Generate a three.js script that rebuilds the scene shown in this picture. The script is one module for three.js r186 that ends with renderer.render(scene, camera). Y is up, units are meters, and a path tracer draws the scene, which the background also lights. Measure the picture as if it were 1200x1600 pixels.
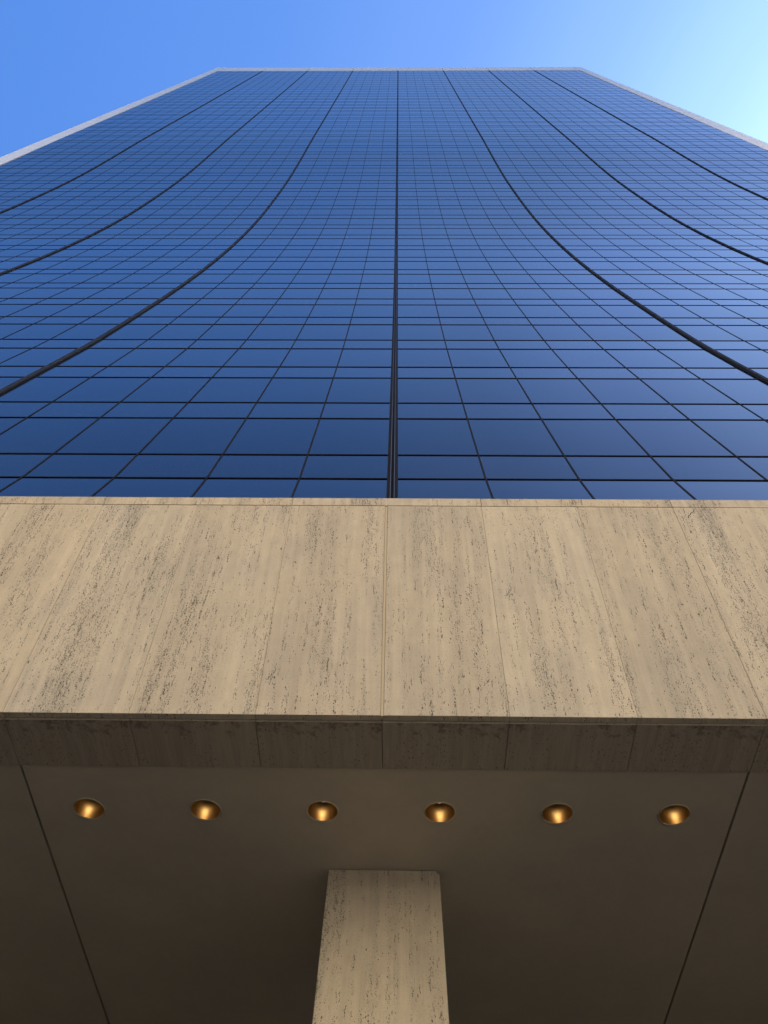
import * as THREE from 'three';
import { mergeGeometries, toCreasedNormals } from 'three/addons/utils/BufferGeometryUtils.js';
import { RoundedBoxGeometry } from 'three/addons/geometries/RoundedBoxGeometry.js';

// ---------------------------------------------------------------- camera, sky, sun, exposure
const rad = Math.PI / 180;
const scene = new THREE.Scene();
const camera = new THREE.PerspectiveCamera(2 * Math.atan(800 / 1301) / rad, 768 / 1024, 0.1, 5000);
const EYE = new THREE.Vector3(0.0587, 1.6, 0);
{
  const pit = 57.96 * rad, yaw = -1.557 * rad, rol = 1.618 * rad;
  const fw = new THREE.Vector3(Math.sin(yaw) * Math.cos(pit), Math.sin(pit), -Math.cos(yaw) * Math.cos(pit));
  const r0 = new THREE.Vector3(Math.cos(yaw), 0, Math.sin(yaw)), u0 = new THREE.Vector3().crossVectors(r0, fw);
  const r = r0.clone().multiplyScalar(Math.cos(rol)).addScaledVector(u0, Math.sin(rol));
  const u = u0.clone().multiplyScalar(Math.cos(rol)).addScaledVector(r0, -Math.sin(rol));
  camera.position.copy(EYE);
  camera.quaternion.setFromRotationMatrix(new THREE.Matrix4().makeBasis(r, u, fw.clone().negate()));
  camera.updateMatrixWorld(); camera.updateProjectionMatrix();
}
const EXPOSURE = 5.6;
const SUN = new THREE.Vector3(0.76, 0.56, -0.32).normalize();
{
  // clear sky: deep blue away from the sun, paler towards it and towards the horizon
  const key = [[0, 2.6, 2.8, 3.0], [12, 1.5, 1.75, 2.1], [22, 1.0, 1.40, 2.2], [32, 0.66, 1.02, 1.9], [37, 0.48, 0.80, 1.65], [44, 0.315, 0.57, 1.32], [52, 0.20, 0.41, 1.0], [64, 0.130, 0.325, 0.90], [76, 0.102, 0.285, 0.83], [100, 0.095, 0.27, 0.77], [140, 0.10, 0.27, 0.70], [180, 0.11, 0.28, 0.68]];
  const Wd = 1024, Hd = 512, a = new Float32Array(Wd * Hd * 4), d = new THREE.Vector3();
  for (let j = 0; j < Hd; j++) for (let i = 0; i < Wd; i++) {
    const el = ((j + 0.5) / Hd - 0.5) * Math.PI, az = ((i + 0.5) / Wd - 0.5) * 2 * Math.PI;
    d.set(Math.cos(el) * Math.cos(az), Math.sin(el), Math.cos(el) * Math.sin(az));
    const g = Math.acos(Math.min(1, Math.max(-1, d.dot(SUN)))) / rad;
    let k = 0; while (k < key.length - 2 && g > key[k + 1][0]) k++;
    let t = (g - key[k][0]) / (key[k + 1][0] - key[k][0]); t = t * t * (3 - 2 * t) * 0.35 + t * 0.65;
    const hz = Math.exp(-Math.max(0, el / rad) / 13) * 0.85, o = (j * Wd + i) * 4, H = [1.0, 1.12, 1.28];
    for (let c = 0; c < 3; c++) {
      const v = Math.exp(Math.log(key[k][c + 1]) * (1 - t) + Math.log(key[k + 1][c + 1]) * t);
      a[o + c] = (v * (1 - hz) + Math.max(v, H[c]) * hz) / EXPOSURE;
    }
    a[o + 3] = 1;
  }
  const tx = new THREE.DataTexture(a, Wd, Hd, THREE.RGBAFormat, THREE.FloatType);
  tx.mapping = THREE.EquirectangularReflectionMapping; tx.magFilter = THREE.LinearFilter; tx.minFilter = THREE.LinearFilter; tx.needsUpdate = true;
  scene.background = tx; scene.environment = tx;
}
const sun = new THREE.DirectionalLight(new THREE.Color().setRGB(1, 0.93, 0.82), 5);
sun.position.copy(SUN).multiplyScalar(400); sun.target.position.set(0, 20, 0); scene.add(sun, sun.target);
sun.castShadow = true; sun.shadow.mapSize.set(4096, 4096); sun.shadow.radius = 1;
Object.assign(sun.shadow.camera, { left: -220, right: 220, top: 220, bottom: -220, near: 1, far: 900 });
const renderer = new THREE.WebGLRenderer({ antialias: true });
renderer.setSize(768, 1024);
renderer.toneMapping = THREE.LinearToneMapping; renderer.toneMappingExposure = EXPOSURE;
renderer.shadowMap.enabled = true;

// ---------------------------------------------------------------- helpers
let seed = 12345;
const rnd = () => { seed = (seed * 1664525 + 1013904223) >>> 0; return seed / 4294967296; };
const rr = (a, b) => a + (b - a) * rnd();
function hash(x, y, s) { let h = (x * 374761393 + y * 668265263 + s * 2147483647) | 0; h = Math.imul(h ^ (h >>> 13), 1274126177); return ((h ^ (h >>> 16)) >>> 0) / 4294967296; }
function noise(x, y, px, py, s) {   // value noise, periodic in px, py
  const x0 = Math.floor(x), y0 = Math.floor(y); let fx = x - x0, fy = y - y0;
  fx = fx * fx * (3 - 2 * fx); fy = fy * fy * (3 - 2 * fy);
  const m = (v, p) => ((v % p) + p) % p, a = m(x0, px), b = m(x0 + 1, px), c = m(y0, py), d = m(y0 + 1, py);
  return (hash(a, c, s) * (1 - fx) + hash(b, c, s) * fx) * (1 - fy) + (hash(a, d, s) * (1 - fx) + hash(b, d, s) * fx) * fy;
}
const used = {};
const numbered = (n) => { const k = used[n] = (used[n] ?? -1) + 1; return k ? n + '_' + String(k).padStart(3, '0') : n; };
function mesh(name, geo, mat, parent, pos) {
  const m = new THREE.Mesh(geo, mat); m.name = parent === scene ? numbered(name) : name; m.castShadow = m.receiveShadow = true;
  if (pos) m.position.set(...pos);
  parent.add(m); return m;
}
function thing(name, label, category, pos = [0, 0, 0], group) {
  const g = new THREE.Group(); g.name = numbered(name); g.position.set(...pos); scene.add(g);
  g.userData = { label, category }; if (group) g.userData.group = group; return g;
}
const structure = (o) => { o.userData.kind = 'structure'; return o; };
const lin = (r, g, b) => new THREE.Color().setRGB(r, g, b);
function boxUV(geo, ox = 0, oy = 0) {   // uv in metres by face direction
  const p = geo.attributes.position, n = geo.attributes.normal, uv = new Float32Array(p.count * 2);
  for (let i = 0; i < p.count; i++) {
    const ax = Math.abs(n.getX(i)), ay = Math.abs(n.getY(i)), az = Math.abs(n.getZ(i));
    const [u, v] = az >= ax && az >= ay ? [p.getX(i), p.getY(i)] : ay >= ax ? [p.getX(i), p.getZ(i)] : [p.getZ(i), p.getY(i)];
    uv[i * 2] = u + ox; uv[i * 2 + 1] = v + oy;
  }
  geo.setAttribute('uv', new THREE.BufferAttribute(uv, 2)); return geo;
}
const box = (w, h, d, ox, oy) => boxUV(new THREE.BoxGeometry(w, h, d), ox, oy);
const slabBox = (w, h, d, r, ox, oy) => boxUV(new RoundedBoxGeometry(w, h, d, 1, r), ox, oy);

// ---------------------------------------------------------------- materials
// travertine: upright veins, small drawn-out pores, grey weathering; 5.4 m x 4.05 m, pores are real dirt-filled holes (colour + relief)
const TW = 5.4, TH = 4.05;
function travertine() {
  const N = 2048, col = new Uint8Array(N * N * 4), bmp = new Uint8Array(N * N * 4), pit = new Float32Array(N * N), dens = new Float32Array(N * N);
  const vein = new Float32Array(N * N);
  for (let y = 0; y < N; y++) for (let x = 0; x < N; x++) {
    const u = x / N, v = y / N, wob = (noise(u * 8, v * 3, 8, 3, 3) - 0.5) * 0.012 + (noise(u * 40, v * 14, 40, 14, 4) - 0.5) * 0.002;
    const a = u + wob;
    const b1 = noise(a * 26, v * 1, 26, 1, 11), b2 = noise(a * 90, v * 3, 90, 3, 12), b3 = noise(a * 330, v * 8, 330, 8, 13);
    vein[y * N + x] = b1 * 0.38 + b2 * 0.36 + b3 * 0.26;
    dens[y * N + x] = noise(a * 150, v * 4, 150, 4, 21) * 0.36 + noise(a * 52, v * 2, 52, 2, 23) * 0.44 + noise(a * 13, v * 4, 13, 4, 22) * 0.25;
  }
  const stamp = (cx, cy, w, h, depth, lean) => {
    const R = Math.ceil(Math.max(w, h) + 2);
    for (let j = -R; j <= R; j++) for (let i = -Math.ceil(w + 3); i <= Math.ceil(w + 3); i++) {
      const xx = (i + lean * j) / w, yy = j / h, q = xx * xx + yy * yy; if (q > 1.6) continue;
      const X = (Math.round(cx) + i + 4 * N) % N, Y = (Math.round(cy) + j + 4 * N) % N, k = Y * N + X;
      pit[k] = Math.max(pit[k], depth * Math.min(1, Math.max(0, (1.5 - q) / 0.7)));
    }
  };
  const heavy = [1.2, 1.0, 0.75, 0.8];   // how open the stone is across the sheet
  for (let n = 0; n < 60000; n++) {
    const x = rnd() * N, y = rnd() * N, d = dens[(y | 0) * N + (x | 0)], hv = heavy[(x / N * 4) | 0];
    if (rnd() > Math.pow(Math.max(0, d - 0.22) * 1.5, 2.2) * hv * 0.8) continue;
    const big = rnd() < 0.09 ? 1.7 : 1, w = rr(0.8, 1.9) * big, h = w * rr(1.0, 4.0);
    stamp(x, y, w, h, rr(0.4, 1), rr(-0.12, 0.12));
    if (rnd() < 0.35) for (let k = 0, yy = y; k < 4; k++) { yy += h * rr(1.2, 3.5); stamp(x + rr(-3, 3), yy, w * rr(0.6, 1.1), h * rr(0.5, 1.1), rr(0.3, 1), rr(-0.15, 0.15)); }
  }
  for (let n = 0; n < 260000; n++) {        // fine pores
    const x = rnd() * N, y = rnd() * N, d = dens[(y | 0) * N + (x | 0)], hv = heavy[(x / N * 4) | 0];
    if (rnd() > Math.pow(Math.max(0, d - 0.18) * 1.45, 1.8) * hv) continue;
    stamp(x, y, rr(0.5, 1.1), rr(0.8, 3.2), rr(0.12, 0.55), rr(-0.2, 0.2));
  }
  for (let y = 0; y < N; y++) for (let x = 0; x < N; x++) {
    const k = y * N + x, u = x / N, v = y / N, p = pit[k];
    const grey = Math.max(0, noise(u * 9, v * 6, 9, 6, 31) * 0.7 + dens[k] * 0.5 - 0.55) * 1.3;
    const grain = (hash(x, y, 5) - 0.5) * 0.05 + (noise(u * 500, v * 300, 500, 300, 6) - 0.5) * 0.07 + (noise(u * 70, v * 30, 70, 30, 7) - 0.5) * 0.10;
    let f = 0.85 + vein[k] * 0.32 + grain;
    let c = [0.61 * f, 0.525 * f, 0.395 * f];
    const gc = [0.45, 0.405, 0.335], g = Math.min(0.75, grey); c = c.map((q, i) => q * (1 - g) + gc[i] * f * g);
    const pc = [0.085, 0.07, 0.052]; c = c.map((q, i) => q * (1 - p) + pc[i] * p);
    for (let i = 0; i < 3; i++) { const s = c[i] <= 0.0031308 ? c[i] * 12.92 : 1.055 * Math.pow(c[i], 1 / 2.4) - 0.055; col[k * 4 + i] = Math.min(255, Math.max(0, s * 255)); }
    col[k * 4 + 3] = 255;
    const b = Math.max(0, Math.min(255, 235 + grain * 120 + vein[k] * 20 - p * 210)); bmp[k * 4] = bmp[k * 4 + 1] = bmp[k * 4 + 2] = b; bmp[k * 4 + 3] = 255;
  }
  const T = (a, srgb) => { const t = new THREE.DataTexture(a, N, N); t.wrapS = t.wrapT = THREE.RepeatWrapping; t.magFilter = THREE.LinearFilter; t.minFilter = THREE.LinearMipmapLinearFilter; t.generateMipmaps = true; if (srgb) t.colorSpace = THREE.SRGBColorSpace; t.repeat.set(1 / TW, 1 / TH); t.needsUpdate = true; return t; };
  return [T(col, true), T(bmp, false)];
}
const [travCol, travBmp] = travertine();
function soiled() {   // underside stone: grime in blotches and runs, mostly along the outer edge, pores; 5.4 m x 0.722 m
  const N = 2048, K = 256, a = new Uint8Array(N * K * 4), pit = new Float32Array(N * K);
  for (let n = 0; n < 1500; n++) {
    const x = rnd() * N, y = rnd() * K, w = rr(0.8, 2.4), h = w * rr(0.6, 2.2), d = rr(0.4, 1); if (noise(x / N * 40, 0.5, 40, 1, 71) < 0.42) continue;
    for (let j = -6; j <= 6; j++) for (let i = -4; i <= 4; i++) { const q = (i / w) ** 2 + (j / h) ** 2; if (q < 1.3) { const k = ((y + j + K) % K | 0) * N + ((x + i + N) % N | 0); pit[k] = Math.max(pit[k], d * Math.min(1, 1.3 - q)); } }
  }
  for (let y = 0; y < K; y++) for (let x = 0; x < N; x++) {
    const u = x / N, v = y / K, k = y * N + x;   // v = 1 at the outer edge
    const vn = noise(u * 120, v, 120, 2, 72) * 0.5 + noise(u * 420, v * 3, 420, 4, 73) * 0.5;
    const runs = noise(u * 34, 0.5, 34, 1, 74) * 0.62 + noise(u * 130, v * 2, 130, 3, 75) * 0.38, patch = noise(u * 60, v * 8, 60, 9, 76) * 0.55 + noise(u * 220, v * 26, 220, 27, 77) * 0.45;
    const reach = 0.55 + runs * 0.75 - (1 - v) * 1.5, g = Math.min(0.8, Math.max(0, (reach * 0.6 + patch - 1.0) * 2.6)) * 0.75;
    const f = (0.82 + vn * 0.3 + (hash(x, y, 78) - 0.5) * 0.08); let c = [0.40 * f, 0.345 * f, 0.265 * f];
    c = c.map((q, i) => q * (1 - g) + [0.115, 0.098, 0.075][i] * g); c = c.map((q, i) => q * (1 - pit[k]) + [0.05, 0.042, 0.032][i] * pit[k]);
    for (let i = 0; i < 3; i++) a[k * 4 + i] = 255 * (1.055 * Math.pow(c[i], 1 / 2.4) - 0.055); a[k * 4 + 3] = 255;
  }
  const t = new THREE.DataTexture(a, N, K); t.wrapS = t.wrapT = THREE.RepeatWrapping; t.magFilter = THREE.LinearFilter; t.minFilter = THREE.LinearMipmapLinearFilter; t.generateMipmaps = true; t.colorSpace = THREE.SRGBColorSpace; t.repeat.set(1 / TW, 1 / 0.722); t.needsUpdate = true;
  return new THREE.MeshStandardMaterial({ map: t, roughness: 0.9 });
}
const travMat = (r, g, b, rough = 0.75) => new THREE.MeshStandardMaterial({ map: travCol, bumpMap: travBmp, bumpScale: 0.004, roughness: rough, color: lin(r, g, b) });
const STONE = [travMat(1, 1, 1), travMat(0.96, 0.955, 0.95), travMat(1.0, 0.985, 0.96), travMat(0.93, 0.92, 0.915)];
const stoneFar = new THREE.MeshStandardMaterial({ color: lin(0.76, 0.75, 0.73), roughness: 0.7 }), stoneSoiled = soiled();
function plasterTex() {
  const N = 1024, a = new Uint8Array(N * N * 4), b = new Uint8Array(N * N * 4);
  for (let y = 0; y < N; y++) for (let x = 0; x < N; x++) {
    const u = x / N, v = y / N, k = (y * N + x) * 4;
    const n = noise(u * 5, v * 5, 5, 5, 51) * 0.5 + noise(u * 14, v * 14, 14, 14, 52) * 0.3 + noise(u * 60, v * 60, 60, 60, 53) * 0.2;
    const s = 232 + (n - 0.5) * 26 + (hash(x, y, 54) - 0.5) * 5;
    a[k] = s; a[k + 1] = s - 1; a[k + 2] = s - 3 - (n - 0.5) * 6; a[k + 3] = 255;
    b[k] = b[k + 1] = b[k + 2] = 128 + (noise(u * 160, v * 160, 160, 160, 55) - 0.5) * 120 + (n - 0.5) * 100; b[k + 3] = 255;
  }
  const T = (d, srgb) => { const t = new THREE.DataTexture(d, N, N); t.wrapS = t.wrapT = THREE.RepeatWrapping; t.magFilter = THREE.LinearFilter; t.minFilter = THREE.LinearMipmapLinearFilter; t.generateMipmaps = true; if (srgb) t.colorSpace = THREE.SRGBColorSpace; t.repeat.set(1 / 5, 1 / 5); t.needsUpdate = true; return t; };
  return [T(a, true), T(b, false)];
}
const [plCol, plBmp] = plasterTex();
const M = {
  glass: [0, 1, 2].map((i) => new THREE.MeshPhysicalMaterial({ color: lin(0.001 + i * 0.0006, 0.0014 + i * 0.0006, 0.0026 + i * 0.0009), roughness: 0.012, ior: 1.41 })),
  spandrel: [0, 1].map((i) => new THREE.MeshPhysicalMaterial({ color: lin(0.003 + i * 0.001, 0.0035 + i * 0.001, 0.005 + i * 0.0015), roughness: 0.015, ior: 1.47 })),
  metal: new THREE.MeshPhysicalMaterial({ color: lin(0.006, 0.006, 0.007), roughness: 0.75, specularIntensity: 0.4 }),
  fin: new THREE.MeshStandardMaterial({ color: lin(0.07, 0.068, 0.066), roughness: 0.5, metalness: 0.6 }),
  dark: new THREE.MeshStandardMaterial({ color: lin(0.03, 0.028, 0.025), roughness: 0.9 }),
  plaster: new THREE.MeshStandardMaterial({ map: plCol, bumpMap: plBmp, bumpScale: 0.002, color: lin(0.64, 0.57, 0.44), roughness: 0.85 }),
  gold: new THREE.MeshStandardMaterial({ color: lin(0.74, 0.53, 0.24), roughness: 0.31, metalness: 1 }),
  rim: new THREE.MeshStandardMaterial({ color: lin(0.75, 0.66, 0.5), roughness: 0.35, metalness: 0.6 }),
  sealant: new THREE.MeshStandardMaterial({ color: lin(0.60, 0.51, 0.36), roughness: 0.8 }),
  mortar: new THREE.MeshStandardMaterial({ color: lin(0.36, 0.30, 0.21), roughness: 0.95 }),
  concrete: new THREE.MeshStandardMaterial({ map: plCol, bumpMap: plBmp, bumpScale: 0.004, color: lin(0.145, 0.135, 0.12), roughness: 0.9 }),
  asphalt: new THREE.MeshStandardMaterial({ map: plCol, bumpMap: plBmp, bumpScale: 0.006, color: lin(0.06, 0.06, 0.062), roughness: 0.95 }),
  limestone: new THREE.MeshStandardMaterial({ map: plCol, bumpMap: plBmp, bumpScale: 0.004, color: lin(0.78, 0.70, 0.56), roughness: 0.85 }),
  brick: new THREE.MeshStandardMaterial({ map: plCol, color: lin(0.70, 0.60, 0.46), roughness: 0.9 }),
  shop: new THREE.MeshStandardMaterial({ color: lin(0.07, 0.06, 0.05), roughness: 0.4 }),
  lens: new THREE.MeshStandardMaterial({ color: lin(0.8, 0.75, 0.65), roughness: 0.5, emissive: lin(1, 0.78, 0.5), emissiveIntensity: 0.14 }),
  win: new THREE.MeshPhysicalMaterial({ color: lin(0.02, 0.022, 0.025), roughness: 0.03 }),
};

// ---------------------------------------------------------------- ground
{
  const flat = (name, w, d, x, y, z, mat) => structure(mesh(name, box(w, 0.1, d), mat, scene, [x, y - 0.05, z]));
  flat('ground', 3000, 3000, 0, -0.16, 0, M.asphalt);
  flat('plaza_pavement', 300, 58, 0, 0, -21, M.concrete);
  flat('road', 300, 14.3, 0, -0.13, 15.3, M.asphalt);
  flat('far_pavement', 300, 9, 0, 0, 27, M.concrete);
  for (const z of [8.15, 22.4]) structure(mesh('kerb', box(300, 0.17, 0.2), M.concrete, scene, [0, -0.085 + 0.004, z]));
}

// ---------------------------------------------------------------- the tower
// profile of the glass front: distance behind the viewer's plane against height; splayed foot, upright above about 70 m
const PK = [[9, 5.34], [12, 6.357], [16, 7.196], [20, 7.945], [25, 8.842], [30, 9.605], [36, 10.459], [44, 11.435], [54, 12.353], [70, 13.12], [100, 13.27], [150, 13.40], [240, 13.45]];
const PM = PK.map((p, i) => i === 0 ? (PK[1][1] - p[1]) / (PK[1][0] - p[0]) : i === PK.length - 1 ? 0 : (() => {
  const a = PK[i][0] - PK[i - 1][0], b = PK[i + 1][0] - PK[i][0], da = (PK[i][1] - PK[i - 1][1]) / a, db = (PK[i + 1][1] - PK[i][1]) / b;
  return (da * b + db * a) / (a + b);
})());
function prof(h) {
  let i = 0; while (i < PK.length - 2 && h > PK[i + 1][0]) i++;
  const d = PK[i + 1][0] - PK[i][0], t = (h - PK[i][0]) / d, t2 = t * t, t3 = t2 * t;
  return -((2 * t3 - 3 * t2 + 1) * PK[i][1] + (t3 - 2 * t2 + t) * d * PM[i] + (-2 * t3 + 3 * t2) * PK[i + 1][1] + (t3 - t2) * d * PM[i + 1]);
}
const PW = 1.5, BAY = 9, H0 = 13.243, FH = 3.7268, SP = 1.2868, FLOORS = 47, HTOP = H0 + FLOORS * FH, HROOF = 196.8, HGLASS = 11.95, PIER = 1.6;
const tower = thing('office_tower', 'tall office tower with a concave dark blue glass front framed in pale travertine', 'office tower', [0, 0, -30]);
const TZ = 30;                       // the group stands at z = -30; parts are placed relative to it
const levels = [HGLASS]; for (let i = 0; i < FLOORS; i++) levels.push(H0 + i * FH, H0 + i * FH + SP); levels.push(HTOP);
const path = levels.map((h) => [h, prof(h) + TZ]);
function sweep(sec, pts) {           // closed section [x, outward] swept up the profile
  const P = [], I = [], n = sec.length;
  const nor = pts.map((p, i) => { const a = pts[Math.max(0, i - 1)], b = pts[Math.min(pts.length - 1, i + 1)], l = Math.hypot(b[0] - a[0], b[1] - a[1]); return [-(b[1] - a[1]) / l, (b[0] - a[0]) / l]; });
  pts.forEach((p, i) => sec.forEach(([x, o]) => P.push(x, p[0] + nor[i][0] * o, p[1] + nor[i][1] * o)));
  for (let i = 0; i < pts.length - 1; i++) for (let k = 0; k < n; k++) { const a = i * n + k, b = i * n + (k + 1) % n, c = a + n, d = b + n; I.push(a, b, c, b, d, c); }
  for (const base of [0, (pts.length - 1) * n]) for (let k = 1; k < n - 1; k++) base ? I.push(base, base + k, base + k + 1) : I.push(0, k + 1, k);
  const g = new THREE.BufferGeometry(); g.setAttribute('position', new THREE.Float32BufferAttribute(P, 3)); g.setIndex(I);
  const c = toCreasedNormals(g.toNonIndexed(), 0.6); return boxUV(c);
}
const rect = (x0, x1, o0, o1) => [[x0, o0], [x1, o0], [x1, o1], [x0, o1]];
// panes: every row flat between its rails
const frustum = new THREE.Frustum().setFromProjectionMatrix(new THREE.Matrix4().multiplyMatrices(camera.projectionMatrix, camera.matrixWorld.clone().invert()));
{
  const panes = [];
  for (let r = 0; r < levels.length - 1; r++) {
    const [h0, z0] = path[r], [h1, z1] = path[r + 1], len = Math.hypot(h1 - h0, z1 - z0), tilt = Math.atan2(z1 - z0, h1 - h0);
    const spandrel = r % 2 === 1, rowJ = rr(-0.0006, 0.0006);
    const geo = boxUV(new THREE.BoxGeometry(PW - 0.016, len - 0.01, 0.012));
    for (let c = -24; c < 24; c++) {
      const X = (c + 0.5) * PW, P = new THREE.Vector3(X, (h0 + h1) / 2, (z0 + z1) / 2);
      const corner = [[-0.5, 0], [0.5, 0], [0.5, 1], [-0.5, 1]].map(([s, t]) => new THREE.Vector3(X + s * PW, t ? h1 : h0, (t ? z1 : z0) - TZ).project(camera));
      let area = 0; corner.forEach((q, i) => { const n = corner[(i + 1) % 4]; area += q.x * n.y - n.x * q.y; });
      const vis = P.clone().setZ(P.z - TZ);
      panes.push({ geo, P, tilt: tilt + rowJ + rr(-0.0008, 0.0008), turn: rr(-0.0009, 0.0009), spandrel, len, area: frustum.containsPoint(vis) ? Math.abs(area) : 0, v: (rnd() * 12) | 0 });
    }
  }
  const unit = new THREE.BoxGeometry(1, 1, 1);
  for (const sp of [false, true]) {
    const all = panes.filter((p) => p.spandrel === sp).sort((a, b) => b.area - a.area);
    const mats = sp ? M.spandrel : M.glass, name = sp ? 'spandrel_panel' : 'window_pane';
    const place = (o, p) => { o.position.copy(p.P); o.rotation.set(p.tilt, p.turn, 0); };
    all.slice(0, 300).forEach((p) => place(mesh(name, p.geo, mats[p.v % mats.length], tower), p));
    const rest = all.slice(300), inst = new THREE.InstancedMesh(unit, mats[1], rest.length), o = new THREE.Object3D();
    rest.forEach((p, i) => { place(o, p); o.scale.set(PW - 0.016, p.len - 0.01, 0.012); o.updateMatrix(); inst.setMatrixAt(i, o.matrix); });
    inst.name = name; inst.userData.kind = 'stuff'; inst.castShadow = inst.receiveShadow = true; tower.add(inst);
  }
}
// upright bars: slim ones between panes, broad double-finned ones between bays
{
  const slim = sweep(rect(-0.015, 0.015, -0.03, 0.015), path), plate = sweep(rect(-0.088, 0.088, -0.03, 0.022), path);
  const fin = sweep(rect(-0.008, 0.008, 0.022, 0.075), path);
  for (let c = -23; c < 24; c++) {
    if (c % 6) { mesh('mullion', slim, M.metal, tower, [c * PW, 0, 0]); continue; }
    const b = mesh('bay_mullion', plate, M.metal, tower, [c * PW, 0, 0]);
    for (const s of [-1, 1]) mesh('fin', fin, M.fin, b, [s * 0.03, 0, 0]);
  }
  const rail = new THREE.BoxGeometry(8 * BAY, 0.026, 0.042);
  path.forEach(([h, z], r) => {
    if (!r) return;
    const m = mesh('transom', rail, M.metal, tower, [0, h, z]); m.rotation.x = Math.atan2(path[r][1] - path[r - 1][1], path[r][0] - path[r - 1][0]);
  });
}
// stone frame: two piers with the sweep of the front, slabs across the top, back and roof
{
  const front = []; for (let h = 0; h <= 80; h += 2) front.push([prof(Math.max(h, 11)) + TZ + 0.06 + Math.max(0, 11 - h) * 0.02, h]);
  front.push([prof(120) + TZ + 0.06, 120], [prof(160) + TZ + 0.06, 160], [prof(HROOF) + TZ + 0.06, HROOF]);
  const s = new THREE.Shape(); s.moveTo(-22, 0); s.lineTo(front[0][0], 0); front.forEach(([z, h]) => s.lineTo(z, h)); s.lineTo(-22, HROOF); s.closePath();
  const g = new THREE.ExtrudeGeometry(s, { depth: PIER, bevelEnabled: false }); g.rotateY(-Math.PI / 2);   // z -> x
  const pier = boxUV(toCreasedNormals(g, 0.5));
  for (const sd of [-1, 1]) mesh('pier', pier, stoneFar, tower, [sd > 0 ? 4 * BAY + 0.03 + PIER : -4 * BAY - 0.03, 0, 0]);
  const zt = prof(HROOF) + TZ;
  for (let b = -4; b < 4; b++) mesh('parapet_slab', box(BAY - 0.13, HROOF - HTOP - 0.06, 0.4, b * 1.7, b), stoneFar, tower, [(b + 0.5) * BAY, (HROOF + HTOP) / 2 + 0.03, zt - 0.16]);
  mesh('parapet_backing', box(8 * BAY, HROOF - HTOP - 0.4, 0.3), M.dark, tower, [0, (HROOF + HTOP) / 2, zt - 0.65]);
  mesh('roof', box(8 * BAY - 0.1, 0.6, 36.6), M.concrete, tower, [0, HROOF - 0.4, -3.0]);
  mesh('back_wall', box(8 * BAY - 0.1, HTOP, 0.6), M.win, tower, [0, HTOP / 2, -21.6]);
}

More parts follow.
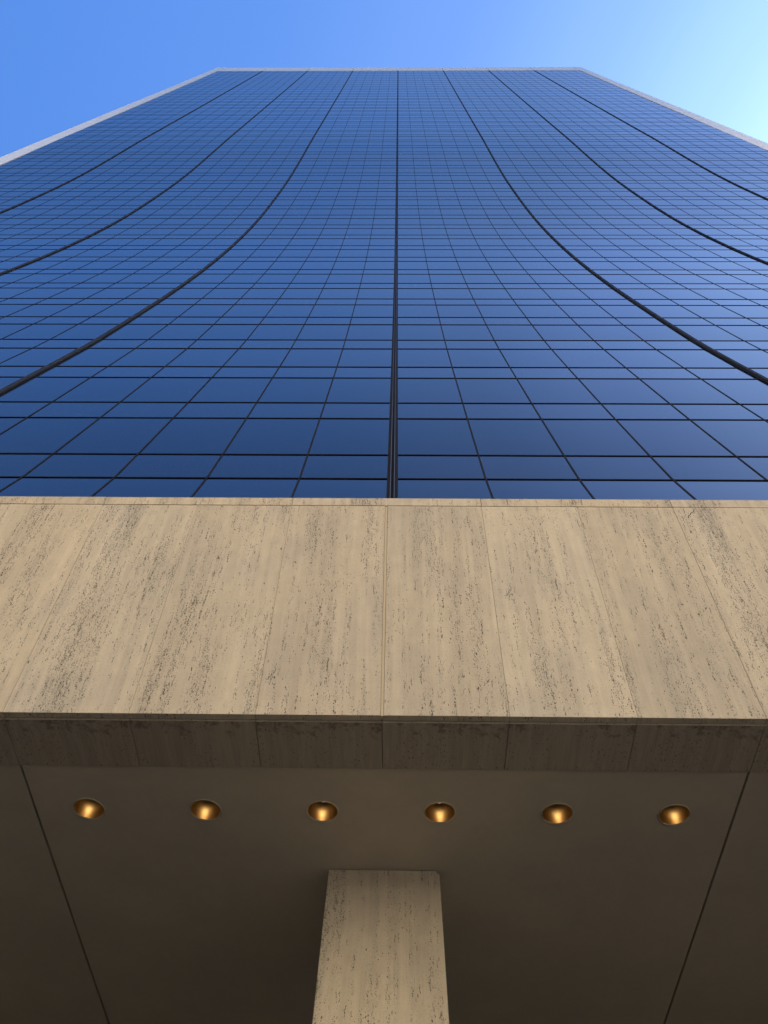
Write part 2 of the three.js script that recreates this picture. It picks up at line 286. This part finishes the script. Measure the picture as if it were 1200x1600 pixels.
// ---------------------------------------------------------------- stone fascia at the foot of the glass
const SW = 1.351, X0 = -0.078, HB = 7.937, ZB = -6.51, HS = 11.70, ZS = -6.2165, HC = 11.885;
const NS = 27;                       // slabs to either side of the middle joint
{
  const f = thing('travertine_fascia', 'broad band of upright beige travertine slabs below the blue glass front', 'stone fascia', [0, HB, ZB]);
  const lean = Math.atan2(ZS - ZB, HS - HB), L = Math.hypot(ZS - ZB, HS - HB), T = 0.085;
  const up = new THREE.Vector3(0, Math.cos(lean), Math.sin(lean)), out = new THREE.Vector3(0, -Math.sin(lean), Math.cos(lean));
  const at = (X, s, o) => [X, up.y * s + out.y * o, up.z * s + out.z * o];
  const variants = []; for (let i = 0; i < 12; i++) variants.push(null);
  // which part of the sheet each slab shows (quarter of the sheet: 0 very open stone ... 2 close stone)
  const pick = { '-4': 0, '-3': 1, '-2': 0, '-1': 3, 0: 2, 1: 3, 2: 2, 3: 1 };
  for (let k = -NS; k < NS; k++) {
    const q = pick[k] ?? ((k * 7 + 70) % 4), wide = k === -1 || k === 0 ? SW - 0.020 : SW - 0.005;
    const cx = X0 + (k + 0.5) * SW + (k === 0 ? 0.0075 : k === -1 ? -0.0075 : 0);
    const g = slabBox(wide, L - 0.004, T, 0.004, q * SW + SW / 2 + (hash(k + 50, 1, 9) - 0.5) * 0.3, hash(k + 50, 2, 9) * 4);
    const m = mesh('slab', g, STONE[(hash(k + 50, 3, 9) * 4) | 0], f, at(cx, L / 2, -T / 2 + (hash(k + 50, 4, 9) - 0.5) * 0.003)); m.rotation.x = lean;
  }
  const mg = box(0.006, L - 0.01, 0.05);
  for (let k = -NS + 1; k < NS; k++) if (k) { const m = mesh('mortar_joint', mg, M.mortar, f, at(X0 + k * SW, L / 2, -0.029)); m.rotation.x = lean; }
  const seal = mesh('sealant_joint', box(0.028, L - 0.01, 0.06), M.sealant, f, at(X0, L / 2, -0.038)); seal.rotation.x = lean;
  for (let k = -NS / 2 - 0.5; k < NS / 2; k++) {     // coping: one stone to two slabs
    const g = slabBox(2 * SW - 0.006, HC - HS - 0.006, 0.36, 0.006, hash(k + 90, 5, 9) * 5, hash(k + 90, 6, 9) * 4);
    const m = mesh('coping', g, STONE[(hash(k + 90, 7, 9) * 4) | 0], f, at(X0 + (k * 2 + 2) * SW, L + (HC - HS) / 2 + 0.002, -0.176 + (hash(k + 90, 8, 9) - 0.5) * 0.003)); m.rotation.x = lean;
  }
  const bk = mesh('backing', box(2 * NS * SW, L - 0.03, 0.5), M.dark, f, at(X0, L / 2 + 0.01, -T - 0.262)); bk.rotation.x = lean;
  for (let k = -NS; k < NS; k++) {
    const g = slabBox(SW - 0.006, 0.06, 0.722, 0.004, hash(k + 50, 11, 9) * 5, 0.361);
    mesh('underside_slab', g, stoneSoiled, f, [X0 + (k + 0.5) * SW, 0.016 + (hash(k + 50, 13, 9) - 0.5) * 0.004, -0.09 - 0.361]);
  }
  // a crack near the top of one slab
  const pts = [[0.0, 0], [0.012, 0.05], [0.03, 0.07], [0.05, 0.125], [0.075, 0.14], [0.09, 0.2]].map(([x, y]) => new THREE.Vector3(x * 1.5, y, 0));
  const cr = mesh('crack', new THREE.TubeGeometry(new THREE.CatmullRomCurve3(pts, false, 'catmullrom', 0.1), 14, 0.0055, 4), M.dark, f, at(4.13, L - 0.25, 0.001)); cr.rotation.x = lean;
}

// ---------------------------------------------------------------- ceiling under the overhang
const ZF = -7.325, ZR = -17.5, LZ = -8.065, LX = [-3.5, -2.138, -0.775, 0.585, 1.94, 3.285], LR = 0.19;
{
  const PWD = 6 * SW, ceil = new THREE.Group(); ceil.name = 'ceiling'; ceil.position.set(0, HB, ZF); structure(ceil); scene.add(ceil);
  for (let k = -4; k <= 4; k++) {
    const s = new THREE.Shape(), x0 = -PWD / 2 + 0.014, x1 = PWD / 2 - 0.014; s.moveTo(x0, 0); s.lineTo(x1, 0); s.lineTo(x1, -ZR + ZF); s.lineTo(x0, -ZR + ZF); s.closePath();
    if (!k) for (const x of LX) { const h = new THREE.Path(); h.absarc(x - X0, -LZ + ZF, LR, 0, Math.PI * 2, true); s.holes.push(h); }
    const g = new THREE.ExtrudeGeometry(s, { depth: 0.05, bevelEnabled: false, curveSegments: 40 }); g.rotateX(-Math.PI / 2);
    mesh('panel', boxUV(g, k * 1.3, k * 0.7), M.plaster, ceil, [X0 + k * PWD, 0.002, -0.008]);
  }
  // void above
  const top = mesh('ceiling_void', box(76, 0.2, 11.2), M.dark, ceil, [0, 0.75, -5.2]);
  const lw = structure(mesh('lobby_wall', box(76, HB + 0.6, 0.3), M.dark, scene, [0, HB / 2 + 0.3, ZR - 0.2]));
}
// recessed downlights
const dlNames = ['leftmost of the six gold downlights, near the left ceiling joint', 'gold recessed downlight, second from the left', 'gold recessed downlight just left of the column top, third from the left', 'gold recessed downlight just right of the column top, third from the right', 'gold recessed downlight, second from the right', 'rightmost of the six gold downlights, near the right ceiling joint'];
{
  const V = (a) => a.map(([x, y]) => new THREE.Vector2(x, y));
  const coneG = new THREE.LatheGeometry(V([[0.172, 0.004], [0.170, 0.05], [0.158, 0.13], [0.138, 0.21], [0.112, 0.28], [0.085, 0.33], [0.083, 0.335], [0.112, 0.288], [0.14, 0.216], [0.162, 0.132], [0.174, 0.05], [0.176, 0.004], [0.172, 0.004]]), 56);
  const rimG = new THREE.LatheGeometry(V([[0.1705, 0.0], [0.1745, -0.006], [0.186, -0.007], [0.189, -0.003], [0.189, 0.02], [0.1765, 0.02], [0.1705, 0.0]]), 56);
  const lampG = new THREE.LatheGeometry(V([[0.046, 0.166], [0.052, 0.18], [0.05, 0.22], [0.034, 0.30], [0.03, 0.40], [0, 0.40]]), 28);
  const lensG = new THREE.LatheGeometry(V([[0, 0.158], [0.025, 0.1595], [0.045, 0.165], [0.045, 0.167], [0, 0.167]]), 28);
  LX.forEach((x, i) => {
    const d = thing('downlight', dlNames[i], 'downlight', [x, HB, LZ], 'recessed downlights in the ceiling');
    mesh('reflector', coneG, M.gold, d); mesh('trim_ring', rimG, M.rim, d); const lamp = mesh('lamp', lampG, M.dark, d); mesh('lens', lensG, M.lens, lamp);
    const pl = new THREE.PointLight(lin(1, 0.72, 0.46), 0.0014); pl.position.set(0, 0.145, 0); pl.castShadow = true; pl.shadow.radius = 1; pl.name = 'lamp_light'; d.add(pl);
  });
}
// column: leaning stone-clad pier under the ceiling
{
  const lean = Math.atan2(0.233, 1), Wc = 1.368, L = HB / Math.cos(lean) - 0.004, zTop = -9.146, zBase = zTop + HB * 0.233;
  const c = thing('column', 'pale travertine column rising to the dark ceiling below the downlights', 'column', [-0.067, 0, zBase]);
  const up = new THREE.Vector3(0, Math.cos(lean), -Math.sin(lean));
  const put = (m, s, o) => { m.position.set(m.position.x, up.y * s + Math.sin(lean) * o, up.z * s + Math.cos(lean) * o); m.rotation.x = -lean; };
  // front slabs, the upper one chipped at its top right corner
  const sh = new THREE.Shape(), w = Wc / 2 - 0.012, U = L, lo = 3.95; sh.moveTo(-w, lo); sh.lineTo(w, lo); sh.lineTo(w, U - 0.055); sh.lineTo(w - 0.022, U - 0.05); sh.lineTo(w - 0.03, U - 0.03); sh.lineTo(w - 0.033, U - 0.006); sh.lineTo(-w, U - 0.006); sh.closePath();
  const fg = boxUV(new THREE.ExtrudeGeometry(sh, { depth: 0.045, bevelEnabled: true, bevelSize: 0.004, bevelThickness: 0.004, bevelSegments: 1 }), 2.6, 0.6);
  put(mesh('front_slab', fg, STONE[1], c), 0, -0.05);
  put(mesh('front_slab', slabBox(2 * w, lo - 0.01, 0.05, 0.004, 1.1, 2.2), STONE[2], c), lo / 2 - 0.006, -0.026);
  const shear = (w, o0, o1, gap) => {   // upright block whose top follows the level ceiling
    const q = new THREE.Shape(), tl = Math.tan(lean); q.moveTo(-o0, -o0 * tl); q.lineTo(-o1, -o1 * tl); q.lineTo(-o1, L - gap - o1 * tl); q.lineTo(-o0, L - gap - o0 * tl); q.closePath();
    const g = new THREE.ExtrudeGeometry(q, { depth: w, bevelEnabled: false }); g.translate(0, 0, -w / 2); g.rotateY(Math.PI / 2); return g;
  };
  for (const s of [-1, 1]) { const m = mesh('side_slab', boxUV(shear(0.045, -0.058, -1.25, 0.01), 0.4, 1 + s), STONE[0], c); m.position.x = s * (Wc / 2 - 0.0225); put(m, 0, 0); }
  put(mesh('core', shear(Wc - 0.1, -0.06, -1.2, 0.04), M.dark, c), 0, 0);
}

// ---------------------------------------------------------------- what stands round the plaza, outside the picture: it bounces light in and shades the pavement
function block(name, label, x0, x1, z0, z1, h, mat, faceZ, cols, rows) {
  const b = thing(name, label, 'building', [(x0 + x1) / 2, 0, (z0 + z1) / 2]), w = x1 - x0, d = z1 - z0;
  mesh('wall', box(w, h, d), mat, b, [0, h / 2, 0]);
  mesh('cornice', box(w + 0.6, 0.7, d + 0.6), mat, b, [0, h + 0.352, 0]);
  mesh('storefront', box(w - 1, 10.6, 0.25), M.shop, b, [0, 5.3, faceZ * (d / 2 + 0.13)]);
  const ww = w / cols * 0.3, wh = h / rows * 0.46, wg = new THREE.BoxGeometry(ww, wh, 0.1), sg = new THREE.BoxGeometry(ww + 0.3, 0.15, 0.3);
  for (let i = 0; i < cols; i++) for (let j = 3; j < rows; j++) {
    const X = (i + 0.5) * w / cols - w / 2, Y = (j + 0.55) * h / rows, Z = faceZ * (d / 2 + 0.03);
    const q = mesh('window', wg, M.win, b, [X, Y, Z]); mesh('sill', sg, mat, q, [0, -wh / 2 - 0.08, faceZ * 0.06]);
  }
}
block('apartment_building', 'pale limestone building across the street, in full sun', -78, -24, 31.5, 50, 62, M.limestone, -1, 12, 15);
block('apartment_building', 'cream limestone building across the street facing the tower', -23.5, 30, 31.5, 50, 70, M.limestone, -1, 12, 17);
block('apartment_building', 'light brick building across the street on the right', 30.5, 92, 31.5, 50, 55, M.brick, -1, 14, 13);

renderer.render(scene, camera);
